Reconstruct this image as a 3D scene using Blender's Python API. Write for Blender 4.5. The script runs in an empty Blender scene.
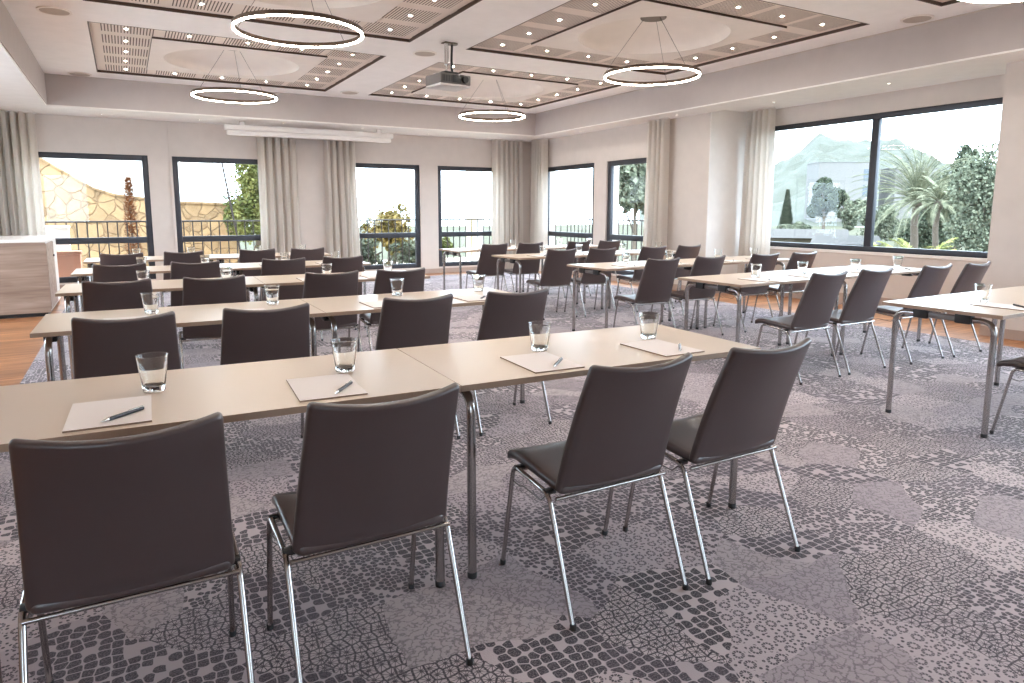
import bpy, bmesh, math, random
from mathutils import Vector, Matrix
from math import sin, cos, pi, radians
random.seed(7)
S = bpy.context.scene
C = S.collection

# ------------------------------------------------------------------ camera
cam_d = bpy.data.cameras.new('camera'); cam = bpy.data.objects.new('camera', cam_d); C.objects.link(cam)
F_PX, CY, PITCH, ROLL, YAW, CAM_H = 680.26, 305.0, 0.1391, 0.0012, 0.5147, 1.3212
cam_d.sensor_fit = 'HORIZONTAL'; cam_d.sensor_width = 36.0
cam_d.lens = 36.0 * F_PX / 1024.0
cam_d.shift_y = -(341.5 - CY) / 1024.0
cam_d.clip_start = 0.05; cam_d.clip_end = 3000
fw = Vector((sin(YAW) * cos(PITCH), cos(YAW) * cos(PITCH), -sin(PITCH)))
rt = Vector((cos(YAW), -sin(YAW), 0)); up = rt.cross(fw)
rt2 = rt * cos(ROLL) + up * sin(ROLL); up2 = up * cos(ROLL) - rt * sin(ROLL)
R = Matrix((rt2, up2, -fw)).transposed()
cam.matrix_world = Matrix.Translation((0, 0, CAM_H)) @ R.to_4x4()
S.camera = cam

# ------------------------------------------------------------------ sky, sun, exposure
W = bpy.data.worlds.new('sky'); S.world = W; W.use_nodes = True
bg = W.node_tree.nodes['Background']
bg.inputs['Color'].default_value = (0.70, 0.85, 1.0, 1); bg.inputs['Strength'].default_value = 3.7
sun_d = bpy.data.lights.new('sun', 'SUN'); sun_d.energy = 1.0; sun_d.angle = radians(0.6); sun_d.color = (1, .90, .76)
sun = bpy.data.objects.new('sun', sun_d); C.objects.link(sun)
sun.rotation_euler = Vector((-0.38, -1.0, 1.15)).to_track_quat('Z', 'Y').to_euler()
S.view_settings.view_transform = 'Standard'; S.view_settings.look = 'None'
S.view_settings.exposure = 1.72; S.view_settings.gamma = 1.0; S.view_settings.use_curve_mapping = False
S.cycles.max_bounces = 10; S.cycles.diffuse_bounces = 6; S.cycles.glossy_bounces = 5
S.cycles.transmission_bounces = 8; S.cycles.transparent_max_bounces = 16
S.cycles.caustics_reflective = False; S.cycles.caustics_refractive = False
S.cycles.sample_clamp_indirect = 6.0
RING_POWER = 16.0
SPOT_POWER = 720.0

# ------------------------------------------------------------------ material helpers
def lin(c):
    return tuple(((v / 255) / 12.92 if v / 255 <= .04045 else ((v / 255 + .055) / 1.055) ** 2.4) for v in c)
def new_mat(name):
    m = bpy.data.materials.new(name); m.use_nodes = True
    nt = m.node_tree
    return m, nt, nt.nodes['Principled BSDF']
def nd(nt, typ, ins=None, **props):
    n = nt.nodes.new(typ)
    for k, v in props.items(): setattr(n, k, v)
    for k, v in (ins or {}).items():
        if isinstance(v, bpy.types.NodeSocket): nt.links.new(v, n.inputs[k])
        else: n.inputs[k].default_value = v
    return n
def mth(nt, op, a, b=None, c=None):
    ins = {0: a}
    if b is not None: ins[1] = b
    if c is not None: ins[2] = c
    return nd(nt, 'ShaderNodeMath', ins, operation=op).outputs[0]
def mixc(nt, f, a, b):
    n = nd(nt, 'ShaderNodeMix', data_type='RGBA')
    for i, v in ((0, f), (6, a), (7, b)):
        if isinstance(v, bpy.types.NodeSocket): nt.links.new(v, n.inputs[i])
        else: n.inputs[i].default_value = v if i == 0 else (*v[:3], 1)
    return n.outputs[2]
def objco(nt, scale=(1, 1, 1)):
    t = nd(nt, 'ShaderNodeTexCoord')
    return nd(nt, 'ShaderNodeMapping', {'Vector': t.outputs['Object'], 'Scale': scale}).outputs[0]
def plain(name, col, rough=.6, metal=0.0, var=.06, nscale=6.0, bump=0.0, bscale=120.0, stretch=(1, 1, 1), spec=.5):
    m, nt, b = new_mat(name)
    co = objco(nt, stretch)
    n = nd(nt, 'ShaderNodeTexNoise', {'Vector': co, 'Scale': nscale, 'Detail': 4.0})
    a = tuple(max(0, c * (1 - var)) for c in col); d = tuple(min(1, c * (1 + var)) for c in col)
    nt.links.new(mixc(nt, n.outputs['Fac'], a, d), b.inputs['Base Color'])
    b.inputs['Roughness'].default_value = rough; b.inputs['Metallic'].default_value = metal
    b.inputs['Specular IOR Level'].default_value = spec
    if bump:
        n2 = nd(nt, 'ShaderNodeTexNoise', {'Vector': co, 'Scale': bscale, 'Detail': 2.0})
        bp = nd(nt, 'ShaderNodeBump', {'Height': n2.outputs['Fac'], 'Strength': bump, 'Distance': .002})
        nt.links.new(bp.outputs[0], b.inputs['Normal'])
    return m
def emit(name, col, strength):
    m, nt, b = new_mat(name)
    n = nd(nt, 'ShaderNodeTexNoise', {'Scale': 3.0})
    nt.links.new(mixc(nt, n.outputs['Fac'], col, tuple(min(1, c * 1.02) for c in col)), b.inputs['Emission Color'])
    b.inputs['Emission Strength'].default_value = strength
    b.inputs['Base Color'].default_value = (.8, .8, .8, 1)
    return m
def wood(name, c1, c2, axis=0, grain=(1.2, 26, 26), rough=.5, plank=None):
    m, nt, b = new_mat(name)
    co = objco(nt, grain)
    n = nd(nt, 'ShaderNodeTexNoise', {'Vector': co, 'Scale': 1.0, 'Detail': 6.0, 'Roughness': .6, 'Distortion': .4})
    ramp = nd(nt, 'ShaderNodeValToRGB', {'Fac': n.outputs['Fac']})
    ramp.color_ramp.elements[0].position = .32; ramp.color_ramp.elements[0].color = (*c1, 1)
    ramp.color_ramp.elements[1].position = .68; ramp.color_ramp.elements[1].color = (*c2, 1)
    col = ramp.outputs[0]
    if plank:
        br = nd(nt, 'ShaderNodeTexBrick', {'Vector': objco(nt), 'Color1': (.78, .78, .78, 1), 'Color2': (1.15, 1.15, 1.15, 1), 'Mortar': (.35, .35, .35, 1),
                'Scale': 1.0, 'Mortar Size': .003, 'Brick Width': plank[0], 'Row Height': plank[1]})
        mm = nd(nt, 'ShaderNodeMix', data_type='RGBA', blend_type='MULTIPLY')
        mm.inputs[0].default_value = 1
        nt.links.new(col, mm.inputs[6]); nt.links.new(br.outputs['Color'], mm.inputs[7]); col = mm.outputs[2]
    nt.links.new(col, b.inputs['Base Color']); b.inputs['Roughness'].default_value = rough
    return m

def curtain_material():
    m = plain('linen_curtain', lin((234, 228, 222)), .95, var=.05, nscale=30, bump=.15, bscale=400, spec=.1)
    nt = m.node_tree; b = nt.nodes['Principled BSDF']; o = nt.nodes['Material Output']
    tl = nd(nt, 'ShaderNodeBsdfTranslucent', {'Color': (*lin((238, 231, 222)), 1)})
    mx = nd(nt, 'ShaderNodeMixShader', {0: .15, 1: b.outputs[0], 2: tl.outputs[0]}); nt.links.new(mx.outputs[0], o.inputs[0])
    return m
def carpet_material():
    m, nt, b = new_mat('patchwork_carpet')
    t = nd(nt, 'ShaderNodeTexCoord')
    wob = nd(nt, 'ShaderNodeTexNoise', {'Vector': t.outputs['Object'], 'Scale': 9.0, 'Detail': 2.0})
    off = nd(nt, 'ShaderNodeVectorMath', {0: wob.outputs['Color'], 1: (.5, .5, .5)}, operation='SUBTRACT')
    off = nd(nt, 'ShaderNodeVectorMath', {0: off.outputs[0], 'Scale': .018}, operation='SCALE')
    co = nd(nt, 'ShaderNodeVectorMath', {0: t.outputs['Object'], 1: off.outputs[0]}, operation='ADD').outputs[0]
    wob2 = nd(nt, 'ShaderNodeTexNoise', {'Vector': t.outputs['Object'], 'Scale': 2.2, 'Detail': 1.0})
    off2 = nd(nt, 'ShaderNodeVectorMath', {0: wob2.outputs['Color'], 1: (.5, .5, .5)}, operation='SUBTRACT')
    off2 = nd(nt, 'ShaderNodeVectorMath', {0: off2.outputs[0], 'Scale': .35}, operation='SCALE')
    co2 = nd(nt, 'ShaderNodeVectorMath', {0: t.outputs['Object'], 1: off2.outputs[0]}, operation='ADD').outputs[0]
    def vor(scale, feat='F1', rnd=1.0, vec=co):
        return nd(nt, 'ShaderNodeTexVoronoi', {'Vector': vec, 'Scale': scale, 'Randomness': rnd}, voronoi_dimensions='2D', feature=feat)
    def sstep(x, a, c):
        return nd(nt, 'ShaderNodeMapRange', {'Value': x, 'From Min': a, 'From Max': c}, interpolation_type='SMOOTHSTEP').outputs[0]
    patch = vor(3.3, rnd=.9, vec=co2)
    sep = nd(nt, 'ShaderNodeSeparateColor', {'Color': patch.outputs['Color']})
    r, g = sep.outputs[0], sep.outputs[1]
    # A: dark pebbles with pale outlines
    def scales(scale, rnd, keep, lo, hi):
        v = vor(scale, 'F1', rnd); c = nd(nt, 'ShaderNodeSeparateColor', {'Color': v.outputs['Color']}).outputs[0]
        inner = mth(nt, 'MULTIPLY', mth(nt, 'SUBTRACT', 1.0, sstep(v.outputs['Distance'], lo, hi)), sstep(vor(scale, 'DISTANCE_TO_EDGE', rnd).outputs['Distance'], .03, .08))
        return mth(nt, 'MULTIPLY', inner, mth(nt, 'GREATER_THAN', c, keep))
    A = scales(27, .4, .15, .50, .60)
    # A2: small dark pebbles
    A2 = scales(46, .7, .12, .46, .58)
    # B: dark outlines, with spokes meeting in flower centres
    def flower(scale, petals, rnd):
        v = vor(scale, 'F1', rnd)
        rel = nd(nt, 'ShaderNodeVectorMath', {0: co, 1: v.outputs['Position']}, operation='SUBTRACT')
        s = nd(nt, 'ShaderNodeSeparateXYZ', {0: rel.outputs[0]})
        ang = mth(nt, 'ARCTAN2', s.outputs[1], s.outputs[0])
        return v.outputs['Distance'], mth(nt, 'ABSOLUTE', mth(nt, 'SINE', mth(nt, 'MULTIPLY', ang, petals / 2)))
    d, sp = flower(25, 10, .62)
    spoke = mth(nt, 'SUBTRACT', 1.0, sstep(mth(nt, 'MULTIPLY', sp, d), .10, .19))
    edge = mth(nt, 'SUBTRACT', 1.0, sstep(vor(25, 'DISTANCE_TO_EDGE', .62).outputs['Distance'], .06, .11))
    B = mth(nt, 'MAXIMUM', spoke, edge)
    # C: rings of dots
    d2, sp2 = flower(18, 10, .5)
    ring = mth(nt, 'SUBTRACT', 1.0, sstep(mth(nt, 'ABSOLUTE', mth(nt, 'SUBTRACT', d2, .25)), .06, .10))
    Cc = mth(nt, 'MULTIPLY', ring, sstep(sp2, .25, .45))
    dots = vor(46, 'F1', .8)
    Cc = mth(nt, 'MAXIMUM', Cc, mth(nt, 'MULTIPLY', mth(nt, 'SUBTRACT', 1.0, sstep(dots.outputs['Distance'], .2, .28)), sstep(d2, .40, .46)))
    # D: pale patch with faint scroll lines
    sc = nd(nt, 'ShaderNodeTexNoise', {'Vector': co, 'Scale': 34.0, 'Detail': 2.0})
    D = mth(nt, 'MULTIPLY', mth(nt, 'SUBTRACT', 1.0, sstep(mth(nt, 'ABSOLUTE', mth(nt, 'SUBTRACT', sc.outputs['Fac'], .5)), .02, .06)), .42)
    D = mth(nt, 'ADD', D, .2)
    def pick(lo, hi):
        return mth(nt, 'MULTIPLY', mth(nt, 'GREATER_THAN', r, lo), mth(nt, 'LESS_THAN', r, hi))
    acc = None
    for P, lo, hi in ((A, -1, .24), (A2, .24, .46), (B, .46, .66), (Cc, .66, .83), (D, .83, 2)):
        term = mth(nt, 'MULTIPLY', P, pick(lo, hi))
        acc = term if acc is None else mth(nt, 'ADD', acc, term)
    fuzz = nd(nt, 'ShaderNodeTexNoise', {'Vector': t.outputs['Object'], 'Scale': 190.0, 'Detail': 2.0})
    acc = mth(nt, 'MULTIPLY', acc, mth(nt, 'MULTIPLY_ADD', fuzz.outputs['Fac'], 1.3, .25))
    acc = nd(nt, 'ShaderNodeClamp', {'Value': acc}).outputs[0]
    light = mixc(nt, g, lin((204, 190, 192)), lin((180, 166, 172)))
    dark = mixc(nt, g, lin((46, 40, 48)), lin((76, 68, 77)))
    nt.links.new(mixc(nt, acc, light, dark), b.inputs['Base Color'])
    b.inputs['Roughness'].default_value = .95; b.inputs['Specular IOR Level'].default_value = .15
    b.inputs['Sheen Weight'].default_value = .18; b.inputs['Sheen Roughness'].default_value = .5
    bp = nd(nt, 'ShaderNodeBump', {'Height': fuzz.outputs['Fac'], 'Strength': .5, 'Distance': .003})
    nt.links.new(bp.outputs[0], b.inputs['Normal'])
    return m

def slot_material():
    m, nt, b = new_mat('perforated_board')
    t = nd(nt, 'ShaderNodeTexCoord'); s = nd(nt, 'ShaderNodeSeparateXYZ', {0: t.outputs['Object']})
    def cell(v):
        return mth(nt, 'ABSOLUTE', mth(nt, 'SUBTRACT', mth(nt, 'FRACT', mth(nt, 'MULTIPLY_ADD', v, 1 / .62, 10.5)), .5))
    inx = mth(nt, 'LESS_THAN', cell(s.outputs[0]), .43); iny = mth(nt, 'LESS_THAN', cell(s.outputs[1]), .36)
    sl = mth(nt, 'LESS_THAN', mth(nt, 'FRACT', mth(nt, 'MULTIPLY', s.outputs[0], 32.0)), .36)
    f = mth(nt, 'MULTIPLY', mth(nt, 'MULTIPLY', inx, iny), sl)
    nt.links.new(mixc(nt, f, lin((222, 208, 198)), lin((92, 78, 70))), b.inputs['Base Color'])
    b.inputs['Roughness'].default_value = .8
    bp = nd(nt, 'ShaderNodeBump', {'Height': f, 'Strength': -.6, 'Distance': .004})
    nt.links.new(bp.outputs[0], b.inputs['Normal'])
    return m

def stone_material():
    m, nt, b = new_mat('rubble_stone')
    co = objco(nt)
    w = nd(nt, 'ShaderNodeTexNoise', {'Vector': co, 'Scale': 2.0})
    co = nd(nt, 'ShaderNodeVectorMath', {0: co, 1: nd(nt, 'ShaderNodeVectorMath', {0: w.outputs['Color'], 'Scale': .3}, operation='SCALE').outputs[0]}, operation='ADD').outputs[0]
    v = nd(nt, 'ShaderNodeTexVoronoi', {'Vector': co, 'Scale': 3.4}); e = nd(nt, 'ShaderNodeTexVoronoi', {'Vector': co, 'Scale': 3.4}, feature='DISTANCE_TO_EDGE')
    s = nd(nt, 'ShaderNodeSeparateColor', {'Color': v.outputs['Color']})
    n = nd(nt, 'ShaderNodeTexNoise', {'Vector': co, 'Scale': 9.0, 'Detail': 5.0})
    c = mixc(nt, s.outputs[0], lin((138, 110, 78)), lin((92, 68, 46)))
    c = mixc(nt, mth(nt, 'MULTIPLY', n.outputs['Fac'], .5), c, lin((160, 138, 106)))
    ed = nd(nt, 'ShaderNodeMapRange', {'Value': e.outputs['Distance'], 'From Min': .015, 'From Max': .05}).outputs[0]
    nt.links.new(mixc(nt, ed, lin((110, 88, 62)), c), b.inputs['Base Color']); b.inputs['Roughness'].default_value = .9
    bp = nd(nt, 'ShaderNodeBump', {'Height': ed, 'Strength': .8, 'Distance': .03}); nt.links.new(bp.outputs[0], b.inputs['Normal'])
    return m

def pane_material():
    m = bpy.data.materials.new('window_glass'); m.use_nodes = True; nt = m.node_tree; nt.nodes.clear()
    o = nd(nt, 'ShaderNodeOutputMaterial'); tr = nd(nt, 'ShaderNodeBsdfTransparent', {'Color': (.97, .985, .98, 1)})
    gl = nd(nt, 'ShaderNodeBsdfGlossy', {'Roughness': .02}); lw = nd(nt, 'ShaderNodeLayerWeight', {'Blend': .5})
    fr = nd(nt, 'ShaderNodeMath', {0: mth(nt, 'POWER', lw.outputs['Facing'], 4.0), 1: .45, 2: .02}, operation='MULTIPLY_ADD')
    mx = nd(nt, 'ShaderNodeMixShader', {0: fr.outputs[0], 1: tr.outputs[0], 2: gl.outputs[0]})
    nt.links.new(mx.outputs[0], o.inputs[0]); return m
def tumbler_material():
    m, nt, b = new_mat('clear_glass')
    b.inputs['Base Color'].default_value = (.97, .985, .98, 1); b.inputs['Transmission Weight'].default_value = 1
    b.inputs['Roughness'].default_value = .01; b.inputs['IOR'].default_value = 1.47
    return m
def leaf_material(name, c1, c2, rough=.7):
    m, nt, b = new_mat(name)
    n = nd(nt, 'ShaderNodeTexNoise', {'Vector': objco(nt), 'Scale': 3.0, 'Detail': 3.0})
    r = nd(nt, 'ShaderNodeValToRGB', {'Fac': n.outputs['Fac']})
    r.color_ramp.elements[0].position = .35; r.color_ramp.elements[0].color = (*c1, 1)
    r.color_ramp.elements[1].position = .65; r.color_ramp.elements[1].color = (*c2, 1)
    nt.links.new(r.outputs[0], b.inputs['Base Color']); b.inputs['Roughness'].default_value = max(rough, .8); b.inputs['Specular IOR Level'].default_value = .12
    return m

M = dict(
    upstand=plain('upstand_greige', lin((188, 179, 176)), .9), wall=plain('warm_white_wall', lin((216, 207, 201)), .85, bump=.05),
    ceil=plain('ceiling_paint', lin((243, 239, 237)), .9),
    soffit=plain('soffit_paint', lin((240, 236, 233)), .9),
    raft=plain('raft_board', lin((224, 215, 209)), .85),
    slot=slot_material(),
    dark_edge=plain('dark_brown_edge', lin((74, 56, 46)), .5),
    bronze=plain('bronze_metal', lin((92, 76, 64)), .4, .6),
    baseb=plain('baseboard_paint', lin((178, 160, 150)), .6),
    frame=plain('charcoal_aluminium', lin((62, 64, 72)), .4, .3),
    glass=pane_material(), tumbler=tumbler_material(),
    curtain=curtain_material(),
    floor=wood('oak_floor', lin((146, 92, 58)), lin((196, 140, 96)), plank=(1.4, .14), rough=.4, grain=(2, 24, 24)),
    carpet=carpet_material(),
    laminate=plain('beige_laminate', lin((210, 192, 174)), .28, var=.02, nscale=3),
    edgeband=plain('table_edge_band', lin((168, 142, 122)), .45),
    chrome=plain('chrome', (.44, .42, .41), .2, 1.0, var=.03),
    rail=plain('grey_steel', lin((128, 122, 120)), .4, .4), wire=plain('dark_steel_wire', (.16, .15, .15), .3, .9),
    black=plain('black_plastic', lin((34, 32, 34)), .45),
    seat=plain('taupe_leatherette', lin((75, 61, 60)), .34, var=.05, nscale=20, bump=.12, bscale=900, spec=.85),
    paper=plain('white_paper', lin((238, 230, 226)), .8, var=.01),
    pad=plain('paper_edge', lin((150, 128, 112)), .8),
    pen=plain('black_pen', lin((30, 30, 40)), .3), silver=plain('silver', (.7, .7, .7), .25, 1.0),
    ring=emit('warm_led_strip', (1.0, .87, .74), RING_POWER), spot=emit('downlight_glow', (1.0, .95, .89), SPOT_POWER),
    spot_dim=emit('soffit_downlight_glow', (1.0, .93, .85), 4.0),
    spot_rim=plain('downlight_rim', lin((235, 228, 222)), .5),
    speaker=plain('speaker_grille', lin((188, 176, 166)), .8, bump=.3, bscale=600),
    white=plain('white_lacquer', lin((244, 240, 236)), .35, var=.01),
    ash=wood('ash_veneer', lin((136, 112, 98)), lin((180, 156, 140)), grain=(1.1, 8, 15), rough=.45),
    grey=plain('grey_plastic', lin((98, 92, 90)), .5), grey2=plain('pale_grey_plastic', lin((196, 190, 188)), .5),
    terrace=plain('terrace_paving', lin((206, 190, 168)), .9, spec=.1, var=.1, nscale=4),
    ground=plain('dry_ground', lin((74, 73, 58)), .95, spec=.1, var=.25, nscale=.3),
    stone=stone_material(), farwall=plain('far_plaster', lin((104, 102, 100)), .9, spec=.1, var=.08, nscale=.4), plaster=plain('white_plaster', lin((205, 202, 196)), .9, spec=.1, var=.05, nscale=1.5),
    cream=plain('cream_plaster', lin((196, 176, 138)), .9, spec=.1), iron=plain('railing_iron', lin((48, 40, 38)), .5, .3),
    terracotta=plain('terracotta', lin((206, 148, 124)), .85, spec=.1, var=.12), shedwall=plain('shed_board', lin((70, 63, 52)), .9, spec=.1, var=.2, nscale=1.0), rooftile=plain('roof_sheet', lin((74, 71, 69)), .8, spec=.1, var=.1, nscale=.6),
    bark=plain('bark', lin((84, 74, 64)), .95, var=.3, nscale=12),
    leaf_a=leaf_material('leaf_mid', lin((64, 72, 38)), lin((116, 116, 68))),
    leaf_b=leaf_material('leaf_yellow', lin((84, 78, 42)), lin((138, 118, 72))),
    leaf_c=leaf_material('leaf_grey', lin((66, 72, 60)), lin((112, 116, 98))),
    leaf_d=leaf_material('leaf_dark', lin((44, 52, 42)), lin((76, 82, 66))),
    dry=leaf_material('leaf_dry', lin((84, 50, 32)), lin((132, 88, 58))),
    palm=leaf_material('palm_frond', lin((80, 84, 68)), lin((130, 130, 108))),
    palm_low=leaf_material('palm_frond_low', lin((90, 98, 52)), lin((146, 142, 84))),
    hill=leaf_material('hill_scrub', lin((62, 64, 58)), lin((84, 86, 78))),
    winglass=plain('far_window', lin((62, 70, 78)), .2),
)

# ------------------------------------------------------------------ mesh helpers
def bm_new(): return bmesh.new()
def add_box(bm, x0, x1, y0, y1, z0, z1, bev=0.0, mi=0):
    v = [bm.verts.new((x, y, z)) for z in (z0, z1) for y in (y0, y1) for x in (x0, x1)]
    fs = [bm.faces.new([v[i] for i in q]) for q in ((0, 2, 3, 1), (4, 5, 7, 6), (0, 1, 5, 4), (2, 6, 7, 3), (0, 4, 6, 2), (1, 3, 7, 5))]
    for f in fs: f.material_index = mi
    if bev:
        es = list({e for f in fs for e in f.edges})
        r = bmesh.ops.bevel(bm, geom=es, offset=bev, segments=2, affect='EDGES', profile=.5)
        for f in r['faces']: f.material_index = mi
    return fs
def add_tube(bm, pts, r, n=10, caps=True, mi=0):
    pts = [Vector(p) for p in pts]; rs = r if isinstance(r, (list, tuple)) else [r] * len(pts)
    prev = None; rings = []
    for i, p in enumerate(pts):
        t = (pts[min(i + 1, len(pts) - 1)] - pts[max(i - 1, 0)]).normalized()
        if prev is None:
            a = Vector((0, 0, 1)) if abs(t.z) < .9 else Vector((1, 0, 0)); u = t.cross(a).normalized()
        else:
            u = (prev - t * prev.dot(t)).normalized()
        prev = u; w = t.cross(u)
        rings.append([bm.verts.new(p + (u * cos(2 * pi * k / n) + w * sin(2 * pi * k / n)) * rs[i]) for k in range(n)])
    for a, b in zip(rings, rings[1:]):
        for k in range(n):
            bm.faces.new((a[k], a[(k + 1) % n], b[(k + 1) % n], b[k])).material_index = mi
    if caps:
        bm.faces.new(list(reversed(rings[0]))).material_index = mi; bm.faces.new(rings[-1]).material_index = mi
def fillet(pts, r, n=5):
    pts = [Vector(p) for p in pts]; out = [pts[0]]
    for a, p, b in zip(pts, pts[1:], pts[2:]):
        d0 = (a - p); d1 = (b - p); k = min(r, d0.length * .45, d1.length * .45)
        A = p + d0.normalized() * k; B = p + d1.normalized() * k
        for i in range(n + 1):
            t = i / n; out.append(A * (1 - t) ** 2 + p * 2 * t * (1 - t) + B * t * t)
    out.append(pts[-1]); return out
def add_lathe(bm, prof, n=24, c=(0, 0, 0), mi=0):
    rings = []
    for r, z in prof:
        if r < 1e-6: rings.append([bm.verts.new((c[0], c[1], c[2] + z))])
        else: rings.append([bm.verts.new((c[0] + r * cos(2 * pi * k / n), c[1] + r * sin(2 * pi * k / n), c[2] + z)) for k in range(n)])
    for a, b in zip(rings, rings[1:]):
        for k in range(n):
            q = [a[k % len(a)], a[(k + 1) % n % len(a)], b[(k + 1) % n % len(b)], b[k % len(b)]]
            u = []
            for v in q:
                if v not in u: u.append(v)
            if len(u) > 2: bm.faces.new(u).material_index = mi
def obj(name, bm, mats, parent=None, smooth=True, recalc=True, angle=38):
    if recalc: bmesh.ops.recalc_face_normals(bm, faces=bm.faces[:])
    me = bpy.data.meshes.new(name); bm.to_mesh(me); bm.free()
    for m in (mats if isinstance(mats, (list, tuple)) else [mats]): me.materials.append(m)
    if smooth:
        me.shade_smooth(); me.set_sharp_from_angle(angle=radians(angle))
    o = bpy.data.objects.new(name, me); C.objects.link(o)
    if parent: o.parent = parent
    return o
def tag(o, label=None, cat=None, group=None, kind=None):
    if label: o['label'] = label
    if cat: o['category'] = cat
    if group: o['group'] = group
    if kind: o['kind'] = kind
    return o
def thing(name, label, cat, loc=(0, 0, 0), rz=0, group=None):
    o = bpy.data.objects.new(name, None); C.objects.link(o); o.location = loc; o.rotation_euler = (0, 0, rz)
    o.empty_display_size = .1
    return tag(o, label, cat, group)
def dup(root, loc, rz, label, group=None):
    r = root.copy(); C.objects.link(r); r.location = loc; r.rotation_euler = (0, 0, rz); r['label'] = label
    if group: r['group'] = group
    for ch in list(root.children):
        c = ch.copy(); C.objects.link(c); c.parent = r
        for g in list(ch.children):
            d = g.copy(); C.objects.link(d); d.parent = c
    return r
def struct(name, bm, m, smooth=False, parent=None):
    o = obj(name, bm, m, parent, smooth=smooth)
    if parent is None: o['kind'] = 'structure'
    return o

# ------------------------------------------------------------------ room shell
XL, XR, YB, YF = -3.6, 7.92, 13.19, -4.2          # left, right, back wall; wall behind the camera
ZS, ZC = 2.80, 3.25                                # soffit and ceiling heights
BX, BY0, BY1 = 8.80, 3.79, 7.83                    # window bay on the right
TX0, TX1, TY0, TY1 = -0.87, 7.40, -3.4, 12.12      # raised ceiling tray
WT = .30
bm = bm_new(); add_box(bm, XL - WT, BX + .3, YF - WT, YB + WT, -.25, -.004); struct('floor', bm, M['floor'])
bm = bm_new(); add_box(bm, -.78, 7.47, -3.3, 12.72, -.004, 0.0)
tag(obj('carpet', bm, M['carpet'], smooth=False), 'grey patchwork patterned carpet covering the middle of the wooden floor', 'carpet')

def wall_with_holes(bm, axis, pos, a0, a1, z0, z1, holes, t=WT, sgn=1):
    """wall along axis ('x' or 'y') at pos, thickness outwards; holes = (a0, a1, z0, z1) sorted"""
    def bx(p, q, zz0, zz1):
        if q - p < 1e-4 or zz1 - zz0 < 1e-4: return
        lo, hi = sorted((pos, pos + sgn * t))
        if axis == 'x': add_box(bm, p, q, lo, hi, zz0, zz1)
        else: add_box(bm, lo, hi, p, q, zz0, zz1)
    c = a0
    for h0, h1, hz0, hz1 in sorted(holes):
        bx(c, h0, z0, z1); bx(h0, h1, z0, hz0); bx(h0, h1, hz1, z1); c = h1
    bx(c, a1, z0, z1)
WZ0, WZ1 = .13, 2.22
BW = [(-1.45, .41), (.776, 2.27), (3.81, 5.30), (5.695, 7.19)]
RW = [(10.80, 12.62), (8.92, 10.41)]
bm = bm_new(); wall_with_holes(bm, 'x', YB, XL - WT, XR + WT, -.2, 3.6, [(a, b, WZ0, WZ1) for a, b in BW]); struct('wall_back', bm, M['wall'])
bm = bm_new(); wall_with_holes(bm, 'y', XR, BY1, YB, -.2, 3.6, [(a, b, WZ0, WZ1) for a, b in RW])
struct('wall_right', bm, M['wall'])
bm = bm_new(); add_box(bm, XR + .002, BX + WT, BY1 - .012, BY1, -.004, 3.6); add_box(bm, XR + WT, BX + WT, BY1, BY1 + WT, -.2, 3.6); struct('wall_bay_end', bm, M['soffit'])
bm = bm_new(); wall_with_holes(bm, 'y', XR, YF, BY0, -.2, 3.6, [(-3.6, 2.9, .4, 2.70)]); add_box(bm, XR + WT, BX + WT, BY0 - WT, BY0, -.2, 3.6); struct('wall_right_near', bm, M['wall'])  # unseen opening in the near right wall, added to let daylight in
bm = bm_new(); wall_with_holes(bm, 'y', BX, BY0, BY1, -.2, 3.6, [(3.90, 7.58, .76, 2.60)]); struct('wall_bay', bm, M['wall'])
LW_ADDED = [(6.4, 9.4)]  # unseen left window, added for extra daylight
bm = bm_new(); wall_with_holes(bm, 'y', XL, YF, YB, -.2, 3.6, [(a, b, .1, 2.65) for a, b in LW_ADDED], sgn=-1); struct('wall_left', bm, M['wall'])
RO_ADDED = [(-2.6, -1.1), (5.2, 6.7)]  # unseen windows behind the camera, added to light the room
bm = bm_new(); wall_with_holes(bm, 'x', YF, XL - WT, XR + WT, -.2, 3.6, [(a, b, .1, 2.65) for a, b in RO_ADDED], sgn=-1); struct('wall_front', bm, M['wall'])
# pilaster edge between the two left windows
bm = bm_new(); add_box(bm, .735, .772, YB - .03, YB, .1, ZS); struct('trim_1', bm, M['wall'])
# soffit all round, ceiling with openings for the panels
bm = bm_new()
add_box(bm, XL, TX0, YF, YB, ZS, ZC + .3); add_box(bm, TX1, XR, YF, YB, ZS, ZC + .3)
add_box(bm, TX0, TX1, TY1, YB, ZS, ZC + .3); add_box(bm, TX0, TX1, YF, TY0, ZS, ZC + .3)
add_box(bm, XR, BX + WT, BY0, BY1, ZS + .05, ZC + .3)
struct('ceiling_soffit', bm, M['soffit'])
PX = [(-.20, 3.03), (3.75, 6.93)]; PY = [(.80, 3.93), (4.65, 7.78), (8.60, 11.62)]
bm = bm_new()
def strips(a0, a1, ivs):
    out = []; c = a0
    for p, q in ivs: out.append((c, p, False)); out.append((p, q, True)); c = q
    out.append((c, a1, False)); return out
for x0, x1, hx in strips(TX0, TX1, PX):
    for y0, y1, hy in strips(TY0, TY1, PY):
        if not (hx and hy): add_box(bm, x0, x1, y0, y1, ZC, ZC + .06)
add_box(bm, TX0, TX1, TY0, TY1, 3.62, 3.7)
struct('ceiling', bm, M['ceil'])
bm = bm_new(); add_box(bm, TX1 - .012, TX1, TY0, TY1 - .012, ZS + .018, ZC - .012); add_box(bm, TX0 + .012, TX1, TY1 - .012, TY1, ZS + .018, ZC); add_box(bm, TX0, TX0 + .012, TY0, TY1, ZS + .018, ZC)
struct('ceiling_upstand', bm, M['upstand'])  # upstand boards in a darker grey-beige than the walls
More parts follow.
